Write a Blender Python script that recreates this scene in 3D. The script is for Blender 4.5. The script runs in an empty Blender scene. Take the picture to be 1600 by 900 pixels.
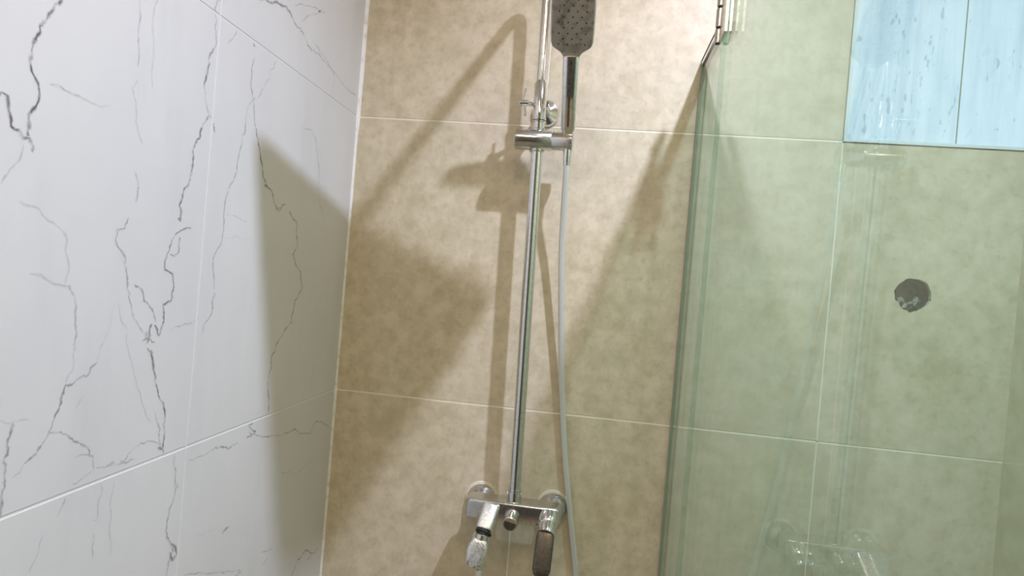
import bpy, bmesh, math, random
import numpy as np
from mathutils import Vector, Matrix

# ------------------------------------------------------------------ camera, light, exposure
scene = bpy.context.scene
col = scene.collection
ZO = 1.2                                            # height of the lower tile joint above the floor

def basis(yaw, pitch, roll):
    f = Vector((math.sin(yaw)*math.cos(pitch), math.cos(yaw)*math.cos(pitch), math.sin(pitch)))
    r0 = Vector((math.cos(yaw), -math.sin(yaw), 0)); u0 = r0.cross(f)
    r = r0*math.cos(roll) + u0*math.sin(roll); u = -r0*math.sin(roll) + u0*math.cos(roll)
    return r, u, f
r_, u_, f_ = basis(-0.1274775, -0.0080288, 0.0834174)
cd = bpy.data.cameras.new('camera'); cam = bpy.data.objects.new('camera', cd); col.objects.link(cam)
cam.matrix_world = Matrix(((r_.x, u_.x, -f_.x, 0.540038), (r_.y, u_.y, -f_.y, -1.312097), (r_.z, u_.z, -f_.z, 0.264978+ZO), (0, 0, 0, 1)))
cd.sensor_width = 36; cd.lens = 974.07*36/1600; cd.clip_start = 0.02
scene.camera = cam

w = bpy.data.worlds.new('world'); scene.world = w; w.use_nodes = True
w.node_tree.nodes['Background'].inputs[0].default_value = (0.9, 0.93, 1, 1)
w.node_tree.nodes['Background'].inputs[1].default_value = 0.3

def lamp(name, loc, size, power, color, rot=(0, 0, 0), shape='DISK', spread=math.pi):
    l = bpy.data.lights.new(name, 'AREA'); l.shape = shape; l.size = size; l.energy = power; l.color = color; l.spread = spread
    o = bpy.data.objects.new(name, l); col.objects.link(o); o.location = loc; o.rotation_euler = rot
    return o
lamp('downlight', (0.9135, -0.736, 1.3884+ZO), 0.045, 20.5, (0.68, 0.755, 0.985), spread=math.radians(139))
lamp('fill_lamp', (0.62, -1.70, 2.60), 0.8, 12.8, (1.0, 0.83, 0.58), shape='SQUARE')  # added warm fill from behind the camera, not a known fitting
vs = scene.view_settings
scene.display_settings.display_device = 'sRGB'
vs.view_transform = 'Standard'; vs.look = 'None'; vs.gamma = 1; vs.use_curve_mapping = False; vs.exposure = 0.06

# ------------------------------------------------------------------ materials
def srgb(r, g, b):
    c = [x/255 for x in (r, g, b)]
    return tuple(x/12.92 if x <= .04045 else ((x+.055)/1.055)**2.4 for x in c) + (1,)

def mat(name):
    m = bpy.data.materials.new(name); m.use_nodes = True; nt = m.node_tree; nt.nodes.clear()
    return m, nt, nt.nodes.new('ShaderNodeOutputMaterial')
def N(nt, t, **k):
    n = nt.nodes.new(t)
    for a, b in k.items():
        if a == 'ins':
            for i, v in b.items(): n.inputs[i].default_value = v
        else: setattr(n, a, b)
    return n
def mapped(nt, scale=(1, 1, 1), kind='Object'):
    tc = N(nt, 'ShaderNodeNewGeometry'); mp = N(nt, 'ShaderNodeMapping'); mp.inputs['Scale'].default_value = scale
    nt.links.new(tc.outputs['Position'], mp.inputs[0]); return mp.outputs[0]
def noise(nt, vec, scale, detail=4, rough=.55):
    n = N(nt, 'ShaderNodeTexNoise', ins={'Scale': scale, 'Detail': detail, 'Roughness': rough}); nt.links.new(vec, n.inputs['Vector']); return n.outputs['Fac']
def ramp(nt, fac, stops):
    r = N(nt, 'ShaderNodeValToRGB'); e = r.color_ramp.elements
    while len(e) < len(stops): e.new(.5)
    for el, (p, c) in zip(e, stops): el.position = p; el.color = c
    nt.links.new(fac, r.inputs[0]); return r.outputs[0]
def g(v): return (v, v, v, 1)
def mix(nt, a, b, fac, mode='MIX'):
    m = N(nt, 'ShaderNodeMix', data_type='RGBA', blend_type=mode)
    for s, v in ((m.inputs[6], a), (m.inputs[7], b), (m.inputs[0], fac)):
        if hasattr(v, 'links'): nt.links.new(v, s)
        else: s.default_value = v
    return m.outputs[2]
def math_(nt, op, a, b=0.0):
    m = N(nt, 'ShaderNodeMath', operation=op)
    for s, v in ((m.inputs[0], a), (m.inputs[1], b)):
        if hasattr(v, 'links'): nt.links.new(v, s)
        else: s.default_value = v
    return m.outputs[0]

def simple(name, color, rough=.5, metal=0.0, bump=None, vary=None, coat=0):
    m, nt, out = mat(name); p = N(nt, 'ShaderNodeBsdfPrincipled', ins={'Roughness': rough, 'Metallic': metal})
    p.inputs['Coat Weight'].default_value = coat
    if vary:
        sc, c2, lo, hi = vary
        f = ramp(nt, noise(nt, mapped(nt), sc, 5), [(lo, g(0)), (hi, g(1))])
        nt.links.new(mix(nt, color, c2, f), p.inputs['Base Color'])
        rr = math_(nt, 'ADD', math_(nt, 'MULTIPLY', f, .12), rough); nt.links.new(rr, p.inputs['Roughness'])
    else: p.inputs['Base Color'].default_value = color
    if bump:
        b = N(nt, 'ShaderNodeBump', ins={'Strength': bump[1], 'Distance': .002}); nt.links.new(noise(nt, mapped(nt), bump[0]), b.inputs['Height']); nt.links.new(b.outputs[0], p.inputs['Normal'])
    nt.links.new(p.outputs[0], out.inputs[0]); return m

def beige_mat():
    m, nt, out = mat('beige_stone_tile'); p = N(nt, 'ShaderNodeBsdfPrincipled', ins={'Roughness': .42})
    pos = mapped(nt)
    c = ramp(nt, noise(nt, pos, 3.2, 3), [(.34, srgb(202, 186, 154)), (.5, srgb(210, 196, 168)), (.66, srgb(212, 194, 169))])
    f = ramp(nt, noise(nt, pos, 26, 6, .62), [(.38, g(0)), (.62, g(1))])
    c = mix(nt, c, mix(nt, c, srgb(240, 224, 200), .8), math_(nt, 'MULTIPLY', f, .7))
    f2 = ramp(nt, noise(nt, pos, 48, 7, .75), [(.50, g(0)), (.68, g(1))])
    c = mix(nt, c, srgb(158, 140, 104), math_(nt, 'MULTIPLY', f2, .34))
    f3 = ramp(nt, noise(nt, pos, 11, 5, .6), [(.55, g(0)), (.75, g(1))])
    c = mix(nt, c, srgb(186, 172, 140), math_(nt, 'MULTIPLY', f3, .45))
    nt.links.new(c, p.inputs['Base Color'])
    b = N(nt, 'ShaderNodeBump', ins={'Strength': .12, 'Distance': .001}); nt.links.new(noise(nt, pos, 60, 5), b.inputs['Height']); nt.links.new(b.outputs[0], p.inputs['Normal'])
    nt.links.new(p.outputs[0], out.inputs[0]); return m

def marble_mat():
    m, nt, out = mat('white_marble_tile'); p = N(nt, 'ShaderNodeBsdfPrincipled', ins={'Roughness': .32})
    pos = mapped(nt)
    c = ramp(nt, noise(nt, mapped(nt, (1, 1, .45)), 3.5, 4), [(.35, srgb(216, 214, 217)), (.65, srgb(225, 223, 224))])
    cl = ramp(nt, noise(nt, mapped(nt, (1, 2.2, .5)), 5, 6, .6), [(.55, g(0)), (.78, g(1))])
    c = mix(nt, c, srgb(206, 205, 208), math_(nt, 'MULTIPLY', cl, .5))
    # the ribbons that carry the veins: uv.x runs -1..1 across, uv.y is the strength
    uv = N(nt, 'ShaderNodeUVMap', uv_map='vein'); sx = N(nt, 'ShaderNodeSeparateXYZ'); nt.links.new(uv.outputs[0], sx.inputs[0])
    a = math_(nt, 'ABSOLUTE', sx.outputs[0]); a = math_(nt, 'SUBTRACT', 1.0, a)
    a = ramp(nt, a, [(.0, g(0)), (.35, g(.35)), (.85, g(1))])
    br = ramp(nt, noise(nt, pos, 55, 4, .7), [(.38, g(.25)), (.56, g(1))])
    f = math_(nt, 'MULTIPLY', math_(nt, 'MULTIPLY', a, br), sx.outputs[1])
    c = mix(nt, c, srgb(96, 90, 88), f)
    nt.links.new(c, p.inputs['Base Color']); nt.links.new(p.outputs[0], out.inputs[0]); return m

def glass_mat(name, tint, haze):
    m, nt, out = mat(name)
    tr = N(nt, 'ShaderNodeBsdfTransparent', ins={'Color': tint}); gl = N(nt, 'ShaderNodeBsdfGlossy', ins={'Roughness': .01, 'Color': g(1)})
    geo = N(nt, 'ShaderNodeNewGeometry'); mr = N(nt, 'ShaderNodeMapRange', ins={3: 1.5, 4: 1/1.5}); nt.links.new(geo.outputs['Backfacing'], mr.inputs[0])
    fr = N(nt, 'ShaderNodeFresnel'); nt.links.new(mr.outputs[0], fr.inputs['IOR'])
    m1 = N(nt, 'ShaderNodeMixShader'); nt.links.new(fr.outputs[0], m1.inputs[0]); nt.links.new(tr.outputs[0], m1.inputs[1]); nt.links.new(gl.outputs[0], m1.inputs[2])
    df = N(nt, 'ShaderNodeBsdfDiffuse', ins={'Color': srgb(214, 222, 206)}); tl = N(nt, 'ShaderNodeBsdfTranslucent', ins={'Color': srgb(206, 218, 200)})
    ad = N(nt, 'ShaderNodeMixShader', ins={0: .5}); nt.links.new(df.outputs[0], ad.inputs[1]); nt.links.new(tl.outputs[0], ad.inputs[2])
    st = ramp(nt, noise(nt, mapped(nt, (1, 9, .8)), 3.2, 5, .6), [(.42, g(0)), (.75, g(1))])
    bl = ramp(nt, noise(nt, mapped(nt, (1, 1, .6)), 4, 3), [(.4, g(.3)), (.7, g(1))])
    sp = ramp(nt, noise(nt, mapped(nt), 60, 3, .5), [(.68, g(0)), (.74, g(1))])
    f = math_(nt, 'ADD', math_(nt, 'MULTIPLY', math_(nt, 'MULTIPLY', st, bl), haze), haze*.35)
    f = math_(nt, 'ADD', f, math_(nt, 'MULTIPLY', sp, haze*.8))
    m2 = N(nt, 'ShaderNodeMixShader'); nt.links.new(f, m2.inputs[0]); nt.links.new(m1.outputs[0], m2.inputs[1]); nt.links.new(ad.outputs[0], m2.inputs[2])
    nt.links.new(m2.outputs[0], out.inputs[0]); return m

def pane_mat():
    m, nt, out = mat('frosted_daylit_pane'); pos = mapped(nt, (1, 1, .06)); p = N(nt, 'ShaderNodeBsdfPrincipled', ins={'Roughness': .35, 'Base Color': g(.25)})
    f = ramp(nt, noise(nt, pos, 55, 4, .6), [(.42, g(0)), (.7, g(1))])
    c = mix(nt, srgb(206, 232, 240), srgb(160, 196, 210), math_(nt, 'MULTIPLY', f, .9))
    d = ramp(nt, noise(nt, mapped(nt, (1, 1, .45)), 95, 2, .4), [(.66, g(0)), (.71, g(1))])
    c = mix(nt, c, srgb(120, 150, 160), math_(nt, 'MULTIPLY', d, .8))
    b = ramp(nt, noise(nt, mapped(nt), 5, 3), [(.3, srgb(214, 236, 240)), (.7, srgb(226, 228, 240))])
    c = mix(nt, c, b, 0.2)
    c = mix(nt, c, (.92, .80, 1, 1), 1.0, 'MULTIPLY')
    nt.links.new(c, p.inputs['Emission Color']); p.inputs['Emission Strength'].default_value = 1.38
    nt.links.new(p.outputs[0], out.inputs[0]); return m

M = dict(
    beige=beige_mat(), marble=marble_mat(), pane=pane_mat(),
    glass=glass_mat('green_tinted_glass', (.755, .885, .845, 1), .10),
    edge=simple('polished_glass_edge', srgb(92, 112, 96), .2),
    grout=simple('cream_grout', srgb(246, 236, 218), .8, bump=(300, .3)),
    wgrout=simple('white_grout', srgb(228, 227, 227), .8, bump=(300, .3)),
    seal=simple('white_silicone', srgb(250, 246, 243), .45, vary=(60, srgb(226, 214, 206), .5, .7)),
    gseal=simple('clear_grey_seal', srgb(150, 158, 140), .3),
    chrome=simple('chrome', g(.80), .07, 1.0, vary=(140, g(.62), .5, .75)),
    worn=simple('water_spotted_chrome', g(.66), .16, 1.0, bump=(160, .05), vary=(200, g(.52), .45, .75)),
    rough=simple('limescaled_chrome', g(.80), .24, .8, bump=(200, .4), vary=(300, g(.95), .4, .7)),
    dark=simple('dark_rubber', srgb(44, 42, 40), .6),
    face=simple('grey_spray_plate', srgb(172, 162, 156), .38, .25, vary=(70, srgb(112, 104, 100), .48, .72)),
    lever=simple('darkened_lever_metal', srgb(112, 104, 96), .28, .75, vary=(200, srgb(82, 74, 68), .4, .7)),  # the chrome lever's dark reflection is put into this base colour
    hose=simple('silver_grey_hose_sheath', srgb(222, 221, 216), .28, .35),
    wood=simple('plaster_filler', srgb(236, 226, 208), .8, bump=(120, .5)),
    void=simple('dark_cavity', srgb(78, 84, 80), .9, bump=(150, .8), vary=(120, srgb(44, 50, 48), .4, .6)),
    mortar=simple('crumbled_mortar', srgb(160, 158, 150), .95, bump=(160, .8), vary=(160, srgb(104, 104, 98), .4, .6)),
    frame=simple('white_window_frame', srgb(232, 238, 240), .4),
    paint=simple('white_paint', srgb(228, 224, 216), .7),
    dim=simple('dark_wall_for_chrome', srgb(84, 83, 80), .6),  # unseen wall coloured dark grey to put dark stripes in the chrome
    sidewall=simple('pale_beige_side_wall', srgb(226, 211, 184), .4, vary=(26, srgb(214, 196, 166), .4, .62)),
    floor=simple('beige_floor_tile', srgb(186, 168, 138), .45, vary=(20, srgb(160, 144, 116), .4, .7)),
)

# ------------------------------------------------------------------ mesh helpers
def tag(o, label=None, cat=None, group=None, kind=None):
    for k, v in (('label', label), ('category', cat), ('group', group), ('kind', kind)):
        if v: o[k] = v
    return o
def empty(name, loc):
    o = bpy.data.objects.new(name, None); col.objects.link(o); o.location = loc; o.empty_display_size = .05; return o
def place(name, bm, m, parent=None, smooth=True, ang=40):
    bmesh.ops.recalc_face_normals(bm, faces=bm.faces[:])
    me = bpy.data.meshes.new(name); bm.to_mesh(me); bm.free(); me.materials.append(m)
    if smooth:
        for p in me.polygons: p.use_smooth = True
        me.set_sharp_from_angle(angle=math.radians(ang))
    o = bpy.data.objects.new(name, me); col.objects.link(o)
    if parent:
        # geometry is written in world coordinates: move it into the frame of its root
        chain = Vector((0, 0, 0)); q = parent
        while q: chain += Vector(q.location); q = q.parent
        me.transform(Matrix.Translation(-chain)); o.parent = parent
    return o
def box(bm, lo, hi, bevel=0, seg=2):
    lo = Vector(lo); hi = Vector(hi)
    r = bmesh.ops.create_cube(bm, size=1, matrix=Matrix.Translation((lo+hi)/2) @ Matrix.Diagonal((*(hi-lo), 1)))
    if bevel:
        es = list({e for v in r['verts'] for e in v.link_edges})
        bmesh.ops.bevel(bm, geom=es, offset=bevel, segments=seg, affect='EDGES', profile=.6)
def frame_for(d):
    d = d.normalized(); a = Vector((0, 0, 1)) if abs(d.z) < .9 else Vector((1, 0, 0)); u = a.cross(d).normalized(); return u, d.cross(u)
def rings(bm, secs, cap=True):
    rs = [[bm.verts.new(p) for p in s] for s in secs]
    n = len(rs[0])
    for a, b in zip(rs, rs[1:]):
        for i in range(n): bm.faces.new((a[i], a[(i+1) % n], b[(i+1) % n], b[i]))
    if cap: bm.faces.new(rs[0][::-1]); bm.faces.new(rs[-1])
def turned(bm, a, b, prof, n=32):
    """surface of revolution about the line a-b; prof = (t along the line in metres, radius)"""
    a = Vector(a); d = (Vector(b)-a).normalized(); u, v = frame_for(d)
    rings(bm, [[a+d*t+(u*math.cos(6.28318*i/n)+v*math.sin(6.28318*i/n))*max(r, 1e-5) for i in range(n)] for t, r in prof])
def rod(bm, a, b, r, n=28, ch=.0008):
    L = (Vector(b)-Vector(a)).length; turned(bm, a, b, [(0, r-ch), (ch, r), (L-ch, r), (L, r-ch)], n)
def smooth_path(pts, sub=8):
    P = [Vector(p) for p in pts]; P = [P[0]*2-P[1]] + P + [P[-1]*2-P[-2]]; out = []
    for i in range(1, len(P)-2):
        for k in range(sub):
            t = k/sub; a, b, c, d = P[i-1:i+3]
            out.append(.5*((2*b)+(c-a)*t+(2*a-5*b+4*c-d)*t*t+(3*b-a-3*c+d)*t**3))
    out.append(P[-2]); return out
def sweep(bm, path, r, n=20, ribs=0):
    path = [Vector(p) for p in path]; secs = []; u = None
    for i, p in enumerate(path):
        d = (path[min(i+1, len(path)-1)]-path[max(i-1, 0)]).normalized()
        if u is None: u, v = frame_for(d)
        else: u = (u-d*u.dot(d)).normalized(); v = d.cross(u)
        rr = r*(1+ribs*(i % 2)) ; secs.append([p+(u*math.cos(6.28318*k/n)+v*math.sin(6.28318*k/n))*rr for k in range(n)])
    rings(bm, secs)
def superell(c, u, v, a, b, e=4, n=40):
    out = []
    for i in range(n):
        t = 6.28318*i/n; ct, st = math.cos(t), math.sin(t)
        out.append(c+u*(a*math.copysign(abs(ct)**(2/e), ct))+v*(b*math.copysign(abs(st)**(2/e), st)))
    return out

# ------------------------------------------------------------------ the setting
G = .0032                                           # joint width
def tile_mesh_back(x0, x1, z0, z1, hole=None):
    bm = bmesh.new()
    if not hole: box(bm, (x0, 0, z0), (x1, .009, z1), .0007, 1); return bm
    hx, hz, hr = hole; n = 48; rnd = random.Random(4)
    def rect(t):
        dx, dz = math.cos(t), math.sin(t); s = 1e9
        if dx > 1e-6: s = min(s, (x1-hx)/dx)
        if dx < -1e-6: s = min(s, (x0-hx)/dx)
        if dz > 1e-6: s = min(s, (z1-hz)/dz)
        if dz < -1e-6: s = min(s, (z0-hz)/dz)
        return hx+dx*s, hz+dz*s
    ts = sorted([6.28318530718*i/n for i in range(n)] + [math.atan2(z-hz, x-hx) % 6.28318530718 for x in (x0, x1) for z in (z0, z1)])
    loops = []
    for y in (0, .009):
        rr = random.Random(4)
        inner = []
        for t in ts:
            k = hr*(1+rr.uniform(-.035, .035))
            if 2.75 < t < 3.35: k *= 1.0+.12*rr.random()
            if 4.5 < t < 4.85: k *= 1.08
            if 3.6 < t < 3.95: k *= .94
            inner.append(bm.verts.new((hx+k*math.cos(t), y, hz+k*math.sin(t)*.97)))
        outer = [bm.verts.new((rect(t)[0], y, rect(t)[1])) for t in ts]
        loops.append((inner, outer))
    (fi, fo), (bi, bo) = loops; m_ = len(ts)
    for i in range(m_):
        j = (i+1) % m_
        bm.faces.new((fi[i], fo[i], fo[j], fi[j])); bm.faces.new((bi[i], bi[j], bo[j], bo[i]))
        bm.faces.new((fi[i], fi[j], bi[j], bi[i])); bm.faces.new((fo[i], bo[i], bo[j], fo[j]))
    return bm
HX, HZ, HR = 1.163, 1.507, .0335
XS = [0, .4115, 1.0088, 1.350]; ZS = [0, .6, 1.2, 1.8, 2.4, 2.62]
WX0 = 1.0088
bm = bmesh.new()
h = .042
# substrate behind the tiles, left open at the window and round the pipe hole
for lo, hi in (((-.1, .009, 0), (WX0, .11, 2.62)), ((WX0, .009, 0), (1.45, .11, HZ-h)), ((WX0, .009, HZ-h), (HX-h, .11, HZ+h)),
               ((HX+h, .009, HZ-h), (1.45, .11, HZ+h)), ((WX0, .009, HZ+h), (1.45, .11, 1.8)), ((WX0, .009, 2.4), (1.45, .11, 2.62)), ((HX-h, .09, HZ-h), (HX+h, .11, HZ+h))):
    box(bm, lo, hi)
for x in XS[1:3]: box(bm, (x-G/2, .0008, 0), (x+G/2, .0095, 1.8 if x > 1 else 2.62))
for z in ZS[1:5]:
    x1 = WX0 if z > 2 else 1.35
    box(bm, (0, .0008, z-G/2), (x1, .0095, z+G/2))
wb = place('wall_back', bm, M['grout'], smooth=False); tag(wb, kind='structure')
for i in range(3):
    for j in range(5):
        if i == 2 and j == 3: continue
        hole = (HX, HZ, HR) if (i, j) == (2, 2) else None
        z1 = ZS[j+1]-(G/2 if j < 4 else 0)
        place('tile', tile_mesh_back(XS[i]+(G/2 if i else .001), XS[i+1]-(G/2 if i < 2 else 0), ZS[j]+(G/2 if j else 0), z1, hole), M['beige'], wb, smooth=False)

# marble veins, (width mm, strength, points in mm along and up the left wall)
VEINS = [
(2.6,1,[(-760,1709),(-761,1705),(-771,1689),(-782,1670),(-786,1656),(-788,1642),(-787,1627),(-779,1617),(-777,1606),(-784,1589),(-785,1573),(-785,1563),(-780,1558),(-779,1551)]),
(2.6,1,[(-819,1594),(-809,1596),(-805,1580),(-803,1570),(-795,1568),(-790,1562),(-782,1564)]),
(1.2,0.4,[(-790,1557),(-801,1531),(-808,1516)]),
(1.4,0.45,[(-660,1756),(-656,1728),(-656,1706),(-654,1677)]),
(1.2,0.3,[(-652,1663),(-661,1651),(-650,1615),(-636,1593)]),
(1.6,0.55,[(-646,1558),(-638,1543),(-640,1523)]),
(1.8,0.65,[(-650,1504),(-654,1491),(-666,1489),(-667,1476),(-654,1462),(-646,1440),(-644,1420)]),
(1.6,0.25,[(-631,1769),(-631,1716),(-627,1662)]),
(1.6,0.6,[(-504,1826),(-522,1805),(-518,1778),(-516,1752)]),
(2.6,0.95,[(-516,1752),(-524,1728),(-529,1709),(-530,1691)]),
(1.4,0.5,[(-530,1691),(-521,1667),(-515,1660)]),
(2.6,0.9,[(-515,1660),(-525,1647),(-532,1625),(-543,1601),(-544,1576),(-556,1552),(-563,1530),(-558,1510),(-564,1513)]),
(1.6,0.9,[(-534,1503),(-552,1499),(-568,1488),(-575,1475),(-579,1465),(-582,1456),(-581,1445),(-565,1440),(-561,1420)]),
(1.6,0.8,[(-557,1489),(-557,1468),(-565,1463),(-574,1465)]),
(2,0.8,[(-515,1661),(-505,1652),(-500,1640)]),
(1.4,0.5,[(-468,1796),(-488,1770)]),
(3,0.7,[(-425,1795),(-418,1793)]),
(2,0.7,[(-418,1776),(-421,1740),(-414,1718)]),
(1.4,0.5,[(-355,1793),(-370,1775),(-380,1749),(-400,1717),(-424,1698),(-427,1675)]),
(1.8,0.6,[(-427,1675),(-436,1629),(-440,1595),(-457,1568),(-464,1534),(-462,1516),(-463,1497),(-476,1473),(-480,1449),(-472,1420)]),
(1.4,0.7,[(-414,1718),(-406,1696),(-398,1673)]),
(2.2,1,[(-398,1673),(-387,1650),(-370,1618),(-354,1589),(-334,1583),(-321,1563),(-306,1554),(-286,1568)]),
(3.5,0.8,[(-360,1588),(-345,1587)]),
(3.5,0.8,[(-318,1557),(-298,1558)]),
(2,0.9,[(-272,1558),(-238,1539),(-230,1505),(-244,1481),(-229,1464),(-208,1453),(-196,1420)]),
(1.2,0.45,[(-247,1713),(-209,1716),(-186,1703),(-165,1646),(-156,1598),(-123,1558)]),
(3,0.9,[(-422,1864),(-381,1876),(-336,1890),(-312,1880)]),
(2.2,0.8,[(-312,1880),(-275,1873),(-254,1859),(-231,1857)]),
(1.6,0.6,[(-224,1873),(-189,1866),(-150,1853),(-84,1843),(-19,1840)]),
(1.6,0.6,[(-234,1856),(-202,1860),(-157,1852)]),
(1.4,0.5,[(-310,1905),(-242,1932),(-196,1943),(-246,1917),(-279,1891)]),
(1.3,0.5,[(-767,1621),(-742,1620),(-718,1619)]),
(1.0,0.25,[(-718,1619),(-689,1622)]),
(1.2,0.3,[(-789,1503),(-768,1499),(-747,1486),(-733,1464),(-729,1451),(-730,1426)]),
(1.2,0.35,[(-772,1435),(-726,1423)]),
(1.0,0.35,[(-460,1532),(-399,1524)]),
(1,0.2,[(-459,1495),(-381,1499)]),
(1.2,0.3,[(-144,1861),(-131,1837),(-144,1782)]),
(1.5,0.6,[(-645,1425),(-635,1402),(-615,1371),(-604,1358)]),
(1.8,0.7,[(-632,1425),(-614,1406),(-598,1394),(-590,1379)]),
(2.2,0.9,[(-561,1426),(-564,1405),(-579,1400),(-575,1380),(-585,1360)]),
(2.2,.9,[(-580,1360),(-592,1375)]),(2.4,.95,[(-597,1377),(-603,1352)]),(2.0,.9,[(-611,1356),(-596,1362)]),(2.0,.8,[(-606,1368),(-588,1352)]),
(3,1,[(-601,1346),(-592,1335),(-586,1316),(-582,1301)]),
(2,0.9,[(-582,1301),(-571,1278),(-559,1257),(-556,1231),(-558,1215),(-556,1203)]),
(4,0.8,[(-568,1214),(-559,1209)]),
(1,0.3,[(-655,1403),(-638,1357),(-621,1320),(-607,1291),(-584,1250)]),
(1,0.25,[(-659,1403),(-670,1367),(-681,1339)]),
(1.4,0.6,[(-578,1261),(-566,1238),(-562,1216)]),
(2,0.65,[(-470,1415),(-475,1385),(-489,1372),(-495,1354)]),
(1,0.4,[(-503,1379),(-534,1373),(-563,1367)]),
(2.2,0.8,[(-197,1426),(-224,1399),(-225,1387),(-228,1361),(-262,1337),(-291,1305),(-296,1272),(-288,1204)]),
(1.8,0.5,[(-726,1425),(-714,1401),(-711,1373),(-712,1353)]),
(1.2,0.3,[(-713,1353),(-713,1332),(-720,1320)]),
(2.2,0.75,[(-720,1320),(-724,1300),(-731,1285)]),
(1.4,0.6,[(-731,1285),(-737,1271),(-744,1261)]),
(2,0.7,[(-744,1261),(-750,1253),(-762,1247)]),
(1,0.4,[(-762,1247),(-774,1236)]),
(2,0.6,[(-680,1338),(-693,1324),(-710,1319),(-720,1318)]),
(1,0.3,[(-695,1304),(-705,1290)]),
(1.6,0.65,[(-737,1271),(-713,1264),(-704,1255),(-686,1245),(-681,1235),(-674,1230),(-672,1215)]),
(1.2,0.6,[(-669,1216),(-655,1213),(-635,1211),(-620,1219),(-610,1224),(-588,1227),(-573,1222),(-563,1212)]),
(1.2,0.5,[(-700,1236),(-687,1236),(-674,1232)]),
(1.4,0.5,[(-650,1212),(-622,1209),(-609,1210)]),
(1,0.4,[(-674,1215),(-691,1209),(-701,1207)]),
(2.2,0.7,[(-778,1291),(-781,1267),(-785,1255),(-782,1235),(-784,1225),(-783,1202)]),
(1,0.3,[(-792,1296),(-761,1290)]),
(1.8,0.6,[(-531,1195),(-524,1149),(-534,1122),(-538,1093),(-520,1059),(-528,1045),(-529,1026)]),
(3,0.8,[(-524,1070),(-509,1050),(-518,1045),(-527,1060)]),
(4,0.7,[(-528,1153),(-520,1146)]),
(1.2,0.5,[(-500,1176),(-464,1177),(-433,1182)]),
(2,0.75,[(-439,1182),(-424,1179),(-404,1170),(-394,1173)]),
(1.2,0.5,[(-394,1173),(-376,1175)]),
(2,0.7,[(-353,1175),(-324,1181),(-348,1195),(-332,1199)]),
(1.6,0.7,[(-344,1183),(-323,1173),(-290,1163),(-232,1151),(-182,1153),(-153,1137),(-110,1127),(-91,1145),(-59,1140),(-14,1115)]),
(1,0.35,[(-233,1084),(-140,1059),(-91,1066)]),
(1.2,0.45,[(-121,1268),(-125,1214)]),
(2,0.8,[(-144,848),(-121,874),(-87,879),(-54,858),(-78,854)]),
(2,0.7,[(-54,858),(-27,859)]),
(2.4,0.7,[(-383,1042),(-402,1036)]),
(1,0.2,[(-407,1050),(-471,1060)]),
(1.4,0.45,[(-709,1195),(-717,1178)]),
(1.4,0.5,[(-665,1139),(-663,1111)]),
(1,0.4,[(-668,1156),(-659,1154)]),
(1.2,0.3,[(-640,1194),(-637,1104)]),
(1.2,0.3,[(-659,1199),(-661,1155)]),
(1,0.25,[(-733,1165),(-747,1132)]),
(1.6,0.5,[(-274,951),(-234,943)]),
(1.4,0.5,[(-246,933),(-265,927)]),
(1.4,0.5,[(-490,1011),(-423,984),(-333,942)]),
(2,0.5,[(-353,947),(-334,947)]),
]

def jitter(pts, rnd):
    P = [Vector(p) for p in pts]
    for it in range(3):
        Q = [P[0]]
        for a, b in zip(P, P[1:]):
            L = (b-a).length
            if L > 5:
                nrm = Vector((-(b-a).y, (b-a).x))/L
                Q.append((a+b)/2+nrm*rnd.gauss(0, min(L*.085, 2.2)))
            Q.append(b)
        P = Q
    return P
YS = [0, -.508, -1.108, -1.708, -2.4]
def tile_mesh_left(y0, y1, z0, z1, veins):
    bm = bmesh.new(); uvl = bm.loops.layers.uv.new('vein')
    box(bm, (-.009, y0, z0), (0, y1, z1), .0007, 1)
    for f in bm.faces:
        for l in f.loops: l[uvl].uv = (1, 0)
    k = 0
    for w_, s_, P in veins:
        k += 1; off = .00004+.000012*(k % 9)
        rnd = random.Random(k); n = len(P); rows = []
        for i, p in enumerate(P):
            d = P[min(i+1, n-1)]-P[max(i-1, 0)]; d = d/max(d.length, 1e-6); nr = Vector((-d.y, d.x))
            hw = w_*.92*rnd.uniform(.6, 1.5)
            if i in (0, n-1): hw *= .35
            rows.append((p-nr*hw, p, p+nr*hw))
        for a, b in zip(rows, rows[1:]):
            mid = (a[1]+b[1])/2000
            if not (y0+.001 < mid.x < y1-.001 and z0+.001 < mid.y < z1-.001): continue
            for (i0, i1, u0, u1) in ((0, 1, -1, 0), (1, 2, 0, 1)):
                vs_ = [bm.verts.new((off, min(max(q.x/1000, y0+.0008), y1-.0008), min(max(q.y/1000, z0+.0008), z1-.0008))) for q in (a[i0], a[i1], b[i1], b[i0])]
                f = bm.faces.new(vs_)
                for l, u in zip(f.loops, (u0, u1, u1, u0)): l[uvl].uv = (u, s_)
    return bm
rv = random.Random(11)
JV = [(w_, s_, jitter(P, rv)) for w_, s_, P in VEINS]
bm = bmesh.new()
box(bm, (-.11, -2.4, 0), (-.009, .11, 2.62))
GY = .0019; GZ = {1: .0026, 2: .0026, 3: .0013, 4: .0013}
for y in YS[1:4]: box(bm, (-.0095, y-GY/2, 0), (-.0006, y+GY/2, 2.62))
for z in (1, 2, 3, 4): box(bm, (-.0095, -2.4, ZS[z]-GZ[z]/2), (-.0008, 0, ZS[z]+GZ[z]/2))
wl = place('wall_left', bm, M['wgrout'], smooth=False); tag(wl, kind='structure')
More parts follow.
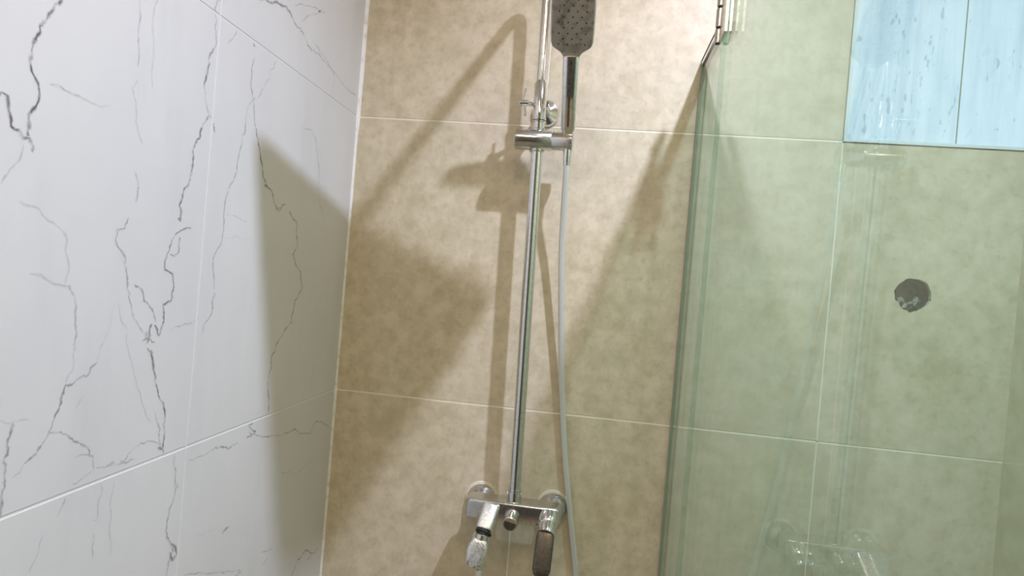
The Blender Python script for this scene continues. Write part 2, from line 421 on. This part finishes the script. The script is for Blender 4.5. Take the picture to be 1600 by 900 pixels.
for i in range(4):
    for j in range(5):
        o = tile_mesh_left(YS[i+1]+(GY/2 if i < 3 else 0), YS[i]-(GY/2 if i else .001), ZS[j]+(GZ[j]/2 if j else 0), ZS[j+1]-(GZ[j+1]/2 if j < 4 else 0), JV if i < 2 and 0 < j < 4 else [])
        # keep the ribbons facing the room: normals are recalculated for the slab only
        me = bpy.data.meshes.new('tile'); bmesh.ops.recalc_face_normals(o, faces=o.faces[:]); o.to_mesh(me); o.free(); me.materials.append(M['marble'])
        t = bpy.data.objects.new('tile', me); col.objects.link(t); t.parent = wl
bm = bmesh.new(); rnd = random.Random(3); path = []
secs = []
for i in range(80):
    z = 2.62*i/79; q = .0050+(.0028 if z > 1.78 else 0)+rnd.uniform(-.0006, .0006)
    secs.append([Vector((x, y, z)) for x, y in ((-.002, .002), (-.002, -q), (q*.25, -q*.6), (q*.6, -q*.25), (q, .002))])
rings(bm, secs); tag(place('trim_1', bm, M['seal'], smooth=False), kind='structure')
bm = bmesh.new(); box(bm, (1.35, -2.4, 0), (1.45, .009, 2.62)); tag(place('wall_right', bm, M['sidewall'], smooth=False), kind='structure')
bm = bmesh.new(); box(bm, (-.11, -2.5, 0), (1.45, -2.4, 2.62)); tag(place('wall_front', bm, M['dim'], smooth=False), kind='structure')
bm = bmesh.new(); box(bm, (-.11, -2.5, -.1), (1.45, .11, 0)); tag(place('floor', bm, M['floor'], smooth=False), kind='structure')
bm = bmesh.new(); box(bm, (-.11, -2.5, 2.62), (1.45, .11, 2.7)); tag(place('ceiling', bm, M['paint'], smooth=False), kind='structure')

# window set flush in the tiled wall above the upper joint
win = empty('window_1', (1.18, .02, 1.8)); tag(win, kind='structure')
bm = bmesh.new(); fw = .006
for lo, hi in (((WX0, -.002, 1.8), (1.35, .05, 1.8+fw)), ((WX0, -.002, 2.4-fw), (1.35, .05, 2.4)), ((WX0, -.002, 1.8+fw), (WX0+fw, .05, 2.4-fw)), ((1.35-fw, -.002, 1.8+fw), (1.35, .05, 2.4-fw))):
    box(bm, lo, hi)
place('window_frame', bm, M['frame'], win, smooth=False)
bm = bmesh.new(); box(bm, (WX0, .0, 1.7975), (1.35, .02, 1.7998)); place('shadow_gap_strip', bm, M['dark'], win, smooth=False)
for a, b in ((WX0+fw, 1.2165), (1.2185, 1.35-fw)):
    bm = bmesh.new(); box(bm, (a, .004, 1.8+fw), (b, .010, 2.4-fw)); place('pane', bm, M['pane'], win, smooth=False)
bm = bmesh.new(); box(bm, (1.2164, .0035, 1.8+fw), (1.2188, .013, 2.4-fw)); place('pane_joint', bm, M['gseal'], win, smooth=False)

# pipe hole
ph = empty('wall_hole', (HX, .01, HZ)); tag(ph, 'round dark hole with a rough broken edge in the beige tile behind the green glass', 'hole')
bm = bmesh.new(); rnd = random.Random(8); secs = []
for t, rr in ((.0095, .0405), (.0096, .0345), (.03, .034), (.05, .033), (.052, .001)):
    secs.append([Vector((HX+math.cos(6.28318*i/36)*rr*(1+rnd.uniform(-.04, .02)), t+rnd.uniform(0, .003)*(t > .01), HZ+math.sin(6.28318*i/36)*rr*(1+rnd.uniform(-.04, .02)))) for i in range(36)])
rings(bm, secs, cap=False); place('cavity_lining', bm, M['void'], ph)
bm = bmesh.new(); turned(bm, (HX-.004, .05, HZ+.004), (HX-.004, 0, HZ+.004), [(0, .021), (.022, .021), (.022, .018), (.012, .0175), (.012, .0)], 28); place('pipe_end', bm, M['void'], ph)
bm = bmesh.new(); rnd = random.Random(5)
for i in range(16):
    a = rnd.uniform(-2.7, -.25); r = rnd.uniform(.017, .029); s = rnd.uniform(.003, .007)
    bmesh.ops.create_icosphere(bm, subdivisions=1, radius=s, matrix=Matrix.Translation((HX+r*math.cos(a), .016+rnd.uniform(0, .014), HZ+r*math.sin(a))) @ Matrix.Rotation(rnd.uniform(0, 3), 4, 'Y') @ Matrix.Diagonal((1.5, 1, .7, 1)))
tag(place('mortar_crumbs', bm, M['mortar'], ph, smooth=False), kind='stuff')

# ------------------------------------------------------------------ shower mixer
mx = empty('shower_mixer', (.421, -.002, .98)); tag(mx, 'chrome bar shower mixer with two handles on the beige tiled wall under the slide rail', 'mixer tap')
for x, z in ((.345, 1.004), (.497, 1.004)):
    bm = bmesh.new(); turned(bm, (x, -.0005, z), (x, -.1, z), [(0, .001), (0, .0355), (.003, .0345), (.0032, .001)], 40); place('plaster_ring', bm, M['wood'], mx)
    bm = bmesh.new(); turned(bm, (x, -.003, z), (x, -.1, z), [(0, .001), (0, .0300), (.004, .0310), (.010, .0295), (.018, .024), (.024, .019), (.024, .001)], 40); place('wall_flange', bm, M['worn'], mx)
    bm = bmesh.new(); turned(bm, (x, -.024, z), (x, -.1, z+.008), [(0, .001), (0, .016), (.026, .016), (.026, .001)], 6)
    bmesh.ops.bevel(bm, geom=bm.edges[:], offset=.0015, segments=2, affect='EDGES'); place('union_nut', bm, M['chrome'], mx)
bm = bmesh.new()
secs = []
for x, k in ((.326, .55), (.3275, .8), (.331, .94), (.336, 1), (.40, 1), (.44, 1), (.506, 1), (.5115, .94), (.515, .8), (.5165, .55)):
    secs.append(superell(Vector((x, -.073, 1.013)), Vector((0, 1, 0)), Vector((0, 0, 1)), .0245*k, .0205*k, 7, 44))
rings(bm, secs); place('mixer_body', bm, M['worn'], mx)
bm = bmesh.new(); rod(bm, (.4213, -.075, 1.031), (.421, -.075, 1.052), .0145); rod(bm, (.421, -.075, 1.052), (.4209, -.075, 1.056), .0128); place('pole_collar', bm, M['chrome'], mx)
bm = bmesh.new(); A = Vector((.4225, -.096, 1.008)); B = Vector((.4215, -.126, 1.003)); rod(bm, A, B, .0148, ch=.0015); kn = place('diverter_knob', bm, M['worn'], mx)
bm = bmesh.new(); rod(bm, B+Vector((0, .002, 0)), B+(B-A)*.02, .0118, ch=.0005); place('knob_cap', bm, M['lever'], kn)
# left handle: limescaled outlet valve carrying the hose nut
def paddle(p0, p1, wid, th, sh, n=40):
    """flat bar from p0 to p1; sh = (t, width factor, thickness factor)"""
    p0, p1 = Vector(p0), Vector(p1); d = (p1-p0); u = Vector((1, 0, 0)); u = (u-d.normalized()*u.dot(d.normalized())).normalized(); v = d.normalized().cross(u)
    return [superell(p0+d*t, u, v, wid*a, th*b, 4.5, n) for t, a, b in sh]
bm = bmesh.new(); rings(bm, paddle((.380, -.092, 1.020), (.373, -.127, .985), .0165, .0155, [(0, .9, .9), (.03, 1, 1), (.9, .98, .98), (1, .86, .86)])); place('valve_block', bm, M['rough'], mx)
bm = bmesh.new(); rod(bm, (.3735, -.1255, .9875), (.3715, -.1315, .976), .0135); rod(bm, (.3732, -.127, .9840), (.3722, -.130, .9805), .0158); place('seal_ring', bm, M['dark'], mx)
bm = bmesh.new(); rod(bm, (.3718, -.1305, .979), (.3706, -.1335, .970), .0152); place('valve_ring', bm, M['chrome'], mx)
bm = bmesh.new(); rings(bm, paddle((.3700, -.1330, .972), (.3600, -.1470, .925), .0195, .012, [(0, .62, .9), (.04, .75, 1), (.3, .98, 1), (.55, 1, 1), (.8, .84, .9), (.97, .70, .8), (1, .6, .6)]))
for v in bm.verts:                                  # chipped lower end
    if v.co.z < .936: v.co.z += .006*math.sin(v.co.x*900)
lv = place('left_lever', bm, M['rough'], mx)
bm = bmesh.new(); turned(bm, (.3715, -.1400, .950), (.3715, -.1420, .918), [(0, .004), (.003, .0085), (.012, .0092), (.022, .0080), (.030, .0068), (.032, .005)], 12); place('hose_nut', bm, M['rough'], mx)
# right handle
bm = bmesh.new(); turned(bm, (.4950, -.090, 1.018), (.4915, -.124, .992), [(0, .001), (0, .0190), (.012, .0195), (.022, .0185), (.024, .0170), (.036, .0178), (.043, .0165), (.043, .001)], 36); place('handle_hub', bm, M['chrome'], mx)
bm = bmesh.new(); rings(bm, paddle((.4915, -.1180, 1.000), (.4900, -.1560, .9255), .0170, .0085, [(0, .78, .85), (.05, .92, .95), (.15, 1, 1), (.5, 1.02, 1), (.85, 1.0, .9), (.92, .93, .85), (.97, .80, .75), (1, .62, .5)])); tag(place('right_lever', bm, M['lever'], mx), 'chrome lever with a rounded end, its dark reflection put into the colour')

# ------------------------------------------------------------------ slide rail column with arm and overhead shower head
P0 = Vector((.4209, -.075, 1.050)); P1 = Vector((.4024, -.075, 2.060))
def pole(z): return P0+(P1-P0)*((z-P0.z)/(P1.z-P0.z))
sc = empty('shower_column', (.4205, -.0, 1.05)); tag(sc, 'tall chrome slide rail with sliding holder, fixed to the beige wall above the mixer', 'shower rail')
bm = bmesh.new(); rod(bm, pole(1.052), pole(1.800), .0118, 36); place('lower_pole', bm, M['chrome'], sc)
zarm = 2.1016; E = Vector((.4994, -.4365, zarm)); T = pole(2.05)
bend = [pole(1.80)] + [pole(1.80+.03*i) for i in range(1, 9)]
d = Vector((E.x-T.x, E.y-T.y, 0)).normalized(); top = Vector((pole(zarm).x, -.075, zarm)); R = .045
for i in range(0, 9):
    a = math.pi/2*i/8; bend.append(top+Vector((0, 0, -R))+d*R*(1-math.cos(a))+Vector((0, 0, R))*math.sin(a))
for i in range(1, 8): bend.append(top+d*(R+((E-top).length-R-.02)*i/7))
for i in range(1, 6):
    a = math.pi/2*i/5; bend.append(E-d*.02+Vector((0, 0, -.02))+d*.02*math.sin(a)+Vector((0, 0, .02))*math.cos(a))
bm = bmesh.new(); sweep(bm, bend, .0098, 28); place('upper_tube_and_arm', bm, M['chrome'], sc)
bm = bmesh.new(); turned(bm, pole(1.787), pole(1.87), [(0, .0132), (.001, .0142), (.008, .0142), (.009, .0130), (.078, .0130), (.080, .0115), (.083, .0102)], 32); cl = place('pole_clamp', bm, M['chrome'], sc)
bm = bmesh.new(); rod(bm, pole(1.79)+Vector((0, 0, -.001)), pole(1.792), .0144); place('clamp_ring', bm, M['dark'], cl)
bx = pole(1.826).x+.006
br = bm = bmesh.new(); turned(bm, (bx, -.0005, 1.826), (bx, -.1, 1.826), [(0, .001), (0, .0285), (.004, .0290), (.009, .026), (.012, .016), (.014, .0115), (.070, .0105), (.070, .001)], 40); br = place('wall_bracket', bm, M['chrome'], sc)
bm = bmesh.new(); rod(bm, (bx-.012, -.060, 1.826), (.378, -.082, 1.8235), .0045, 16); rod(bm, (.384, -.080, 1.824), (.366, -.084, 1.8225), .0060, 16); kb = place('locking_screw', bm, M['chrome'], sc)
bm = bmesh.new(); rod(bm, (.3745, -.083, 1.8235), (.3765, -.084, 1.852), .0026, 12); rod(bm, (.3745, -.083, 1.8235), (.380, -.083, 1.798), .0030, 12); place('wing', bm, M['chrome'], kb)
SZ = 1.7515
bm = bmesh.new(); turned(bm, (.3640, -.080, SZ), (.4, -.080, SZ), [(0, .001), (0, .0185), (.0015, .0200), (.072, .0200), (.0735, .0188), (.0735, .001)], 40); sl = place('slider', bm, M['worn'], sc)
bm = bmesh.new(); rod(bm, pole(1.7285), pole(1.775), .0150); place('slider_bushing', bm, M['worn'], sl)
bm = bmesh.new(); turned(bm, (.4375, -.0810, SZ), (.5, -.0830, SZ), [(0, .001), (0, .0172), (.002, .0182), (.0395, .0190), (.041, .0175), (.041, .001)], 40); hd = place('handset_holder', bm, M['worn'], sc)
# overhead head
cx = Vector((.4994, -.4365, 2.0096)); ax, ay, az = -.297, .331, -.03
MR = (Matrix.Rotation(az, 3, 'Z') @ Matrix.Rotation(ay, 3, 'Y') @ Matrix.Rotation(ax, 3, 'X'))
U, V, W_ = MR @ Vector((1, 0, 0)), MR @ Vector((0, 1, 0)), MR @ Vector((0, 0, 1))
bm = bmesh.new(); rings(bm, [superell(cx+W_*t, U, V, .107*k, .1225*k, 14, 64) for t, k in ((-.004, .985), (-.002, 1), (.002, 1), (.004, .985))]); rh = place('overhead_shower_head', bm, M['chrome'], sc)
bm = bmesh.new(); rings(bm, [superell(cx+W_*t, U, V, .098, .1125, 14, 64) for t in (-.0046, -.0039)]); place('nozzle_plate', bm, M['face'], rh)
bm = bmesh.new(); turned(bm, cx, cx+W_, [(.003, .001), (.003, .024), (.008, .022), (.016, .014), (.016, .001)], 32); bmesh.ops.create_uvsphere(bm, u_segments=24, v_segments=14, radius=.015, matrix=Matrix.Translation(cx+W_*.025))
rod(bm, E+Vector((0, 0, -.018)), E+Vector((0, 0, -.066)), .0125); place('ball_joint', bm, M['chrome'], rh)

# ------------------------------------------------------------------ hand shower
hs = empty('hand_shower', (.4705, -.083, 1.725)); tag(hs, 'chrome hand shower with a flat grey rectangular spray plate, hooked in the rail holder', 'hand shower')
H0 = Vector((.4680, -.080, 1.744)); Nk = Vector((.4660, -.1540, 1.8930)); hd_ = (Nk-H0).normalized(); X = Vector((1, 0, 0)); X = (X-hd_*X.dot(hd_)).normalized(); Y = hd_.cross(X)
bm = bmesh.new(); L = (Nk-H0).length
rings(bm, [superell(H0+hd_*L*t, X, Y, .0150*a, .0112*b, 3.6, 36) for t, a, b in ((0, .60, .6), (.06, .64, .65), (.16, .72, .75), (.20, .92, .95), (.6, .96, 1), (.97, 1.02, 1.02), (1, 1.02, .9))]); hh = place('handle', bm, M['chrome'], hs)
bm = bmesh.new(); q0 = H0+hd_*L*.27-Y*0; fr = -Y if (-Y).y < 0 else Y
a_ = H0+hd_*L*.23+fr*.0098; b_ = H0+hd_*L*.96+fr*.0108
rings(bm, [superell(a_, X, Y, .0022, .0012, 3, 16), superell(b_, X, Y, .0030, .0012, 3, 16)]); place('handle_inlay', bm, M['lever'], hh)
hb = math.radians(45); D2 = Vector((.012, -math.sin(hb), math.cos(hb))).normalized(); X2 = Vector((1, 0, .0)); X2 = (X2-D2*X2.dot(D2)).normalized(); Y2 = D2.cross(X2)
if Y2.y > 0: Y2 = -Y2                                # Y2 faces the bather
bm = bmesh.new(); LH = .126
prof = [(-.004, .40, .9), (.002, .40, 1), (.010, .55, 1), (.016, .80, 1), (.021, .93, 1), (.028, .985, 1), (.045, 1, 1), (LH-.03, 1, 1), (LH-.015, .96, 1), (LH-.005, .82, .9), (LH, .6, .6)]
rings(bm, [superell(Nk+D2*t, X2, Y2, .0395*a, .0085*b, 5, 44) for t, a, b in prof]); he = place('head', bm, M['worn'], hs)
bm = bmesh.new()
rings(bm, [superell(Nk+D2*t+Y2*.0075, X2, Y2, .0375*a, .0022, 5, 44) for t, a, b in [(max(min(t, LH-.006), .004), a*(1 if .02 < t < LH-.01 else .93), b) for t, a, b in prof[2:-1]]]); fc = place('spray_plate', bm, M['face'], he)
bm = bmesh.new(); 
for i in range(7):
    for j in range(11):
        if (i+j) % 2: continue
        c = Nk+D2*(.026+.0098*j)+X2*(-.024+.008*i)+Y2*.0090
        turned(bm, c, c+Y2, [(0, .0016), (.0016, .0012), (.0018, .0004)], 8)
tag(place('nozzles', bm, M['dark'], fc), kind='stuff')

# ------------------------------------------------------------------ hose
pts = [(.4695, -.0830, 1.732), (.4703, -.0815, 1.705), (.4703, -.070, 1.655), (.4708, -.055, 1.592), (.4730, -.044, 1.528), (.4825, -.029, 1.398), (.4945, -.018, 1.265), (.511, -.014, 1.133), (.533, -.014, 1.002), (.557, -.014, .872),
       (.573, -.016, .74), (.572, -.03, .60), (.535, -.06, .47), (.47, -.09, .42), (.41, -.12, .48), (.378, -.138, .65), (.3705, -.1420, .80), (.3714, -.1422, .917)]
bm = bmesh.new(); sweep(bm, smooth_path(pts, 26), .0059, 18, ribs=.035)
ho = place('shower_hose', bm, M['hose']); tag(ho, 'slim silver grey hose hanging from the hand shower past the right of the mixer', 'hose')
bm = bmesh.new(); turned(bm, (.4690, -.0830, 1.744), (.4704, -.080, 1.690), [(0, .0080), (.010, .0088), (.030, .0078), (.040, .0068)], 24)
nut = place('hose_cone', bm, M['chrome'], ho)

# ------------------------------------------------------------------ glass
XG = .730; T2 = .005; ZT = 1.944; YF = -.200
sg = empty('glass_side_panel', (XG, -.1, 0)); tag(sg, 'narrow green tinted fixed glass panel standing against the beige wall right of the shower', 'glass panel')
bm = bmesh.new(); box(bm, (XG-T2, YF, .0), (XG+T2, -.002, ZT)); place('pane', bm, M['glass'], sg, smooth=False)
bm = bmesh.new(); box(bm, (XG-.008, YF+.012, ZT-.007), (XG-T2-.0002, -.001, ZT+.007)); box(bm, (XG+T2+.0002, YF+.012, ZT-.007), (XG+.008, -.001, ZT+.007)); box(bm, (XG-.008, YF+.012, ZT+.0012), (XG+.008, -.001, ZT+.007)); place('top_channel', bm, M['worn'], sg, smooth=False)
bm = bmesh.new()
for s in (-1, 1): box(bm, (XG+s*(T2+.0015)-.0015, -.006, 0), (XG+s*(T2+.0015)+.0015, .0, ZT), .0006, 1)
place('silicone_bead', bm, M['gseal'], sg, smooth=False)
gd = empty('glass_door', (XG, YF-.003, .008)); tag(gd, 'large green tinted frameless glass shower door filling the right of the picture', 'glass door')
YD0, YD1, ZD = YF-.004, -1.16, 2.02
bm = bmesh.new(); box(bm, (XG-T2, YD1, .008), (XG+T2, YD0, ZD)); place('pane', bm, M['glass'], gd, smooth=False)
bm = bmesh.new(); box(bm, (XG-T2, YD1, ZD), (XG+T2, YD0, ZD+.0012)); box(bm, (XG-T2+.0005, YD1-.0012, .008), (XG+T2-.0005, YD1, ZD)); place('polished_edge', bm, M['edge'], gd, smooth=False)
for k, z in enumerate((1.905, .35)):
    bm = bmesh.new()
    for s in (-1, 1): box(bm, (XG+s*.0085-.0033, YD0-.050, z), (XG+s*.0085+.0033, YD0-.006, z+.09), .0012, 2)
    hg = place('hinge_plate', bm, M['worn'], gd, smooth=False)
    bm = bmesh.new(); 
    for a, b in ((0, .024), (.028, .060), (.064, .09)): rod(bm, (XG-.0118, YD0+.001, z+a), (XG-.0118, YD0+.001, z+b), .0062, 20)
    place('hinge_knuckle', bm, M['worn'], hg)
    bm = bmesh.new(); rod(bm, (XG-.0118, YD0+.001, z-.001), (XG-.0118, YD0+.001, z+.091), .0045, 16); place('hinge_pin', bm, M['dark'], hg)
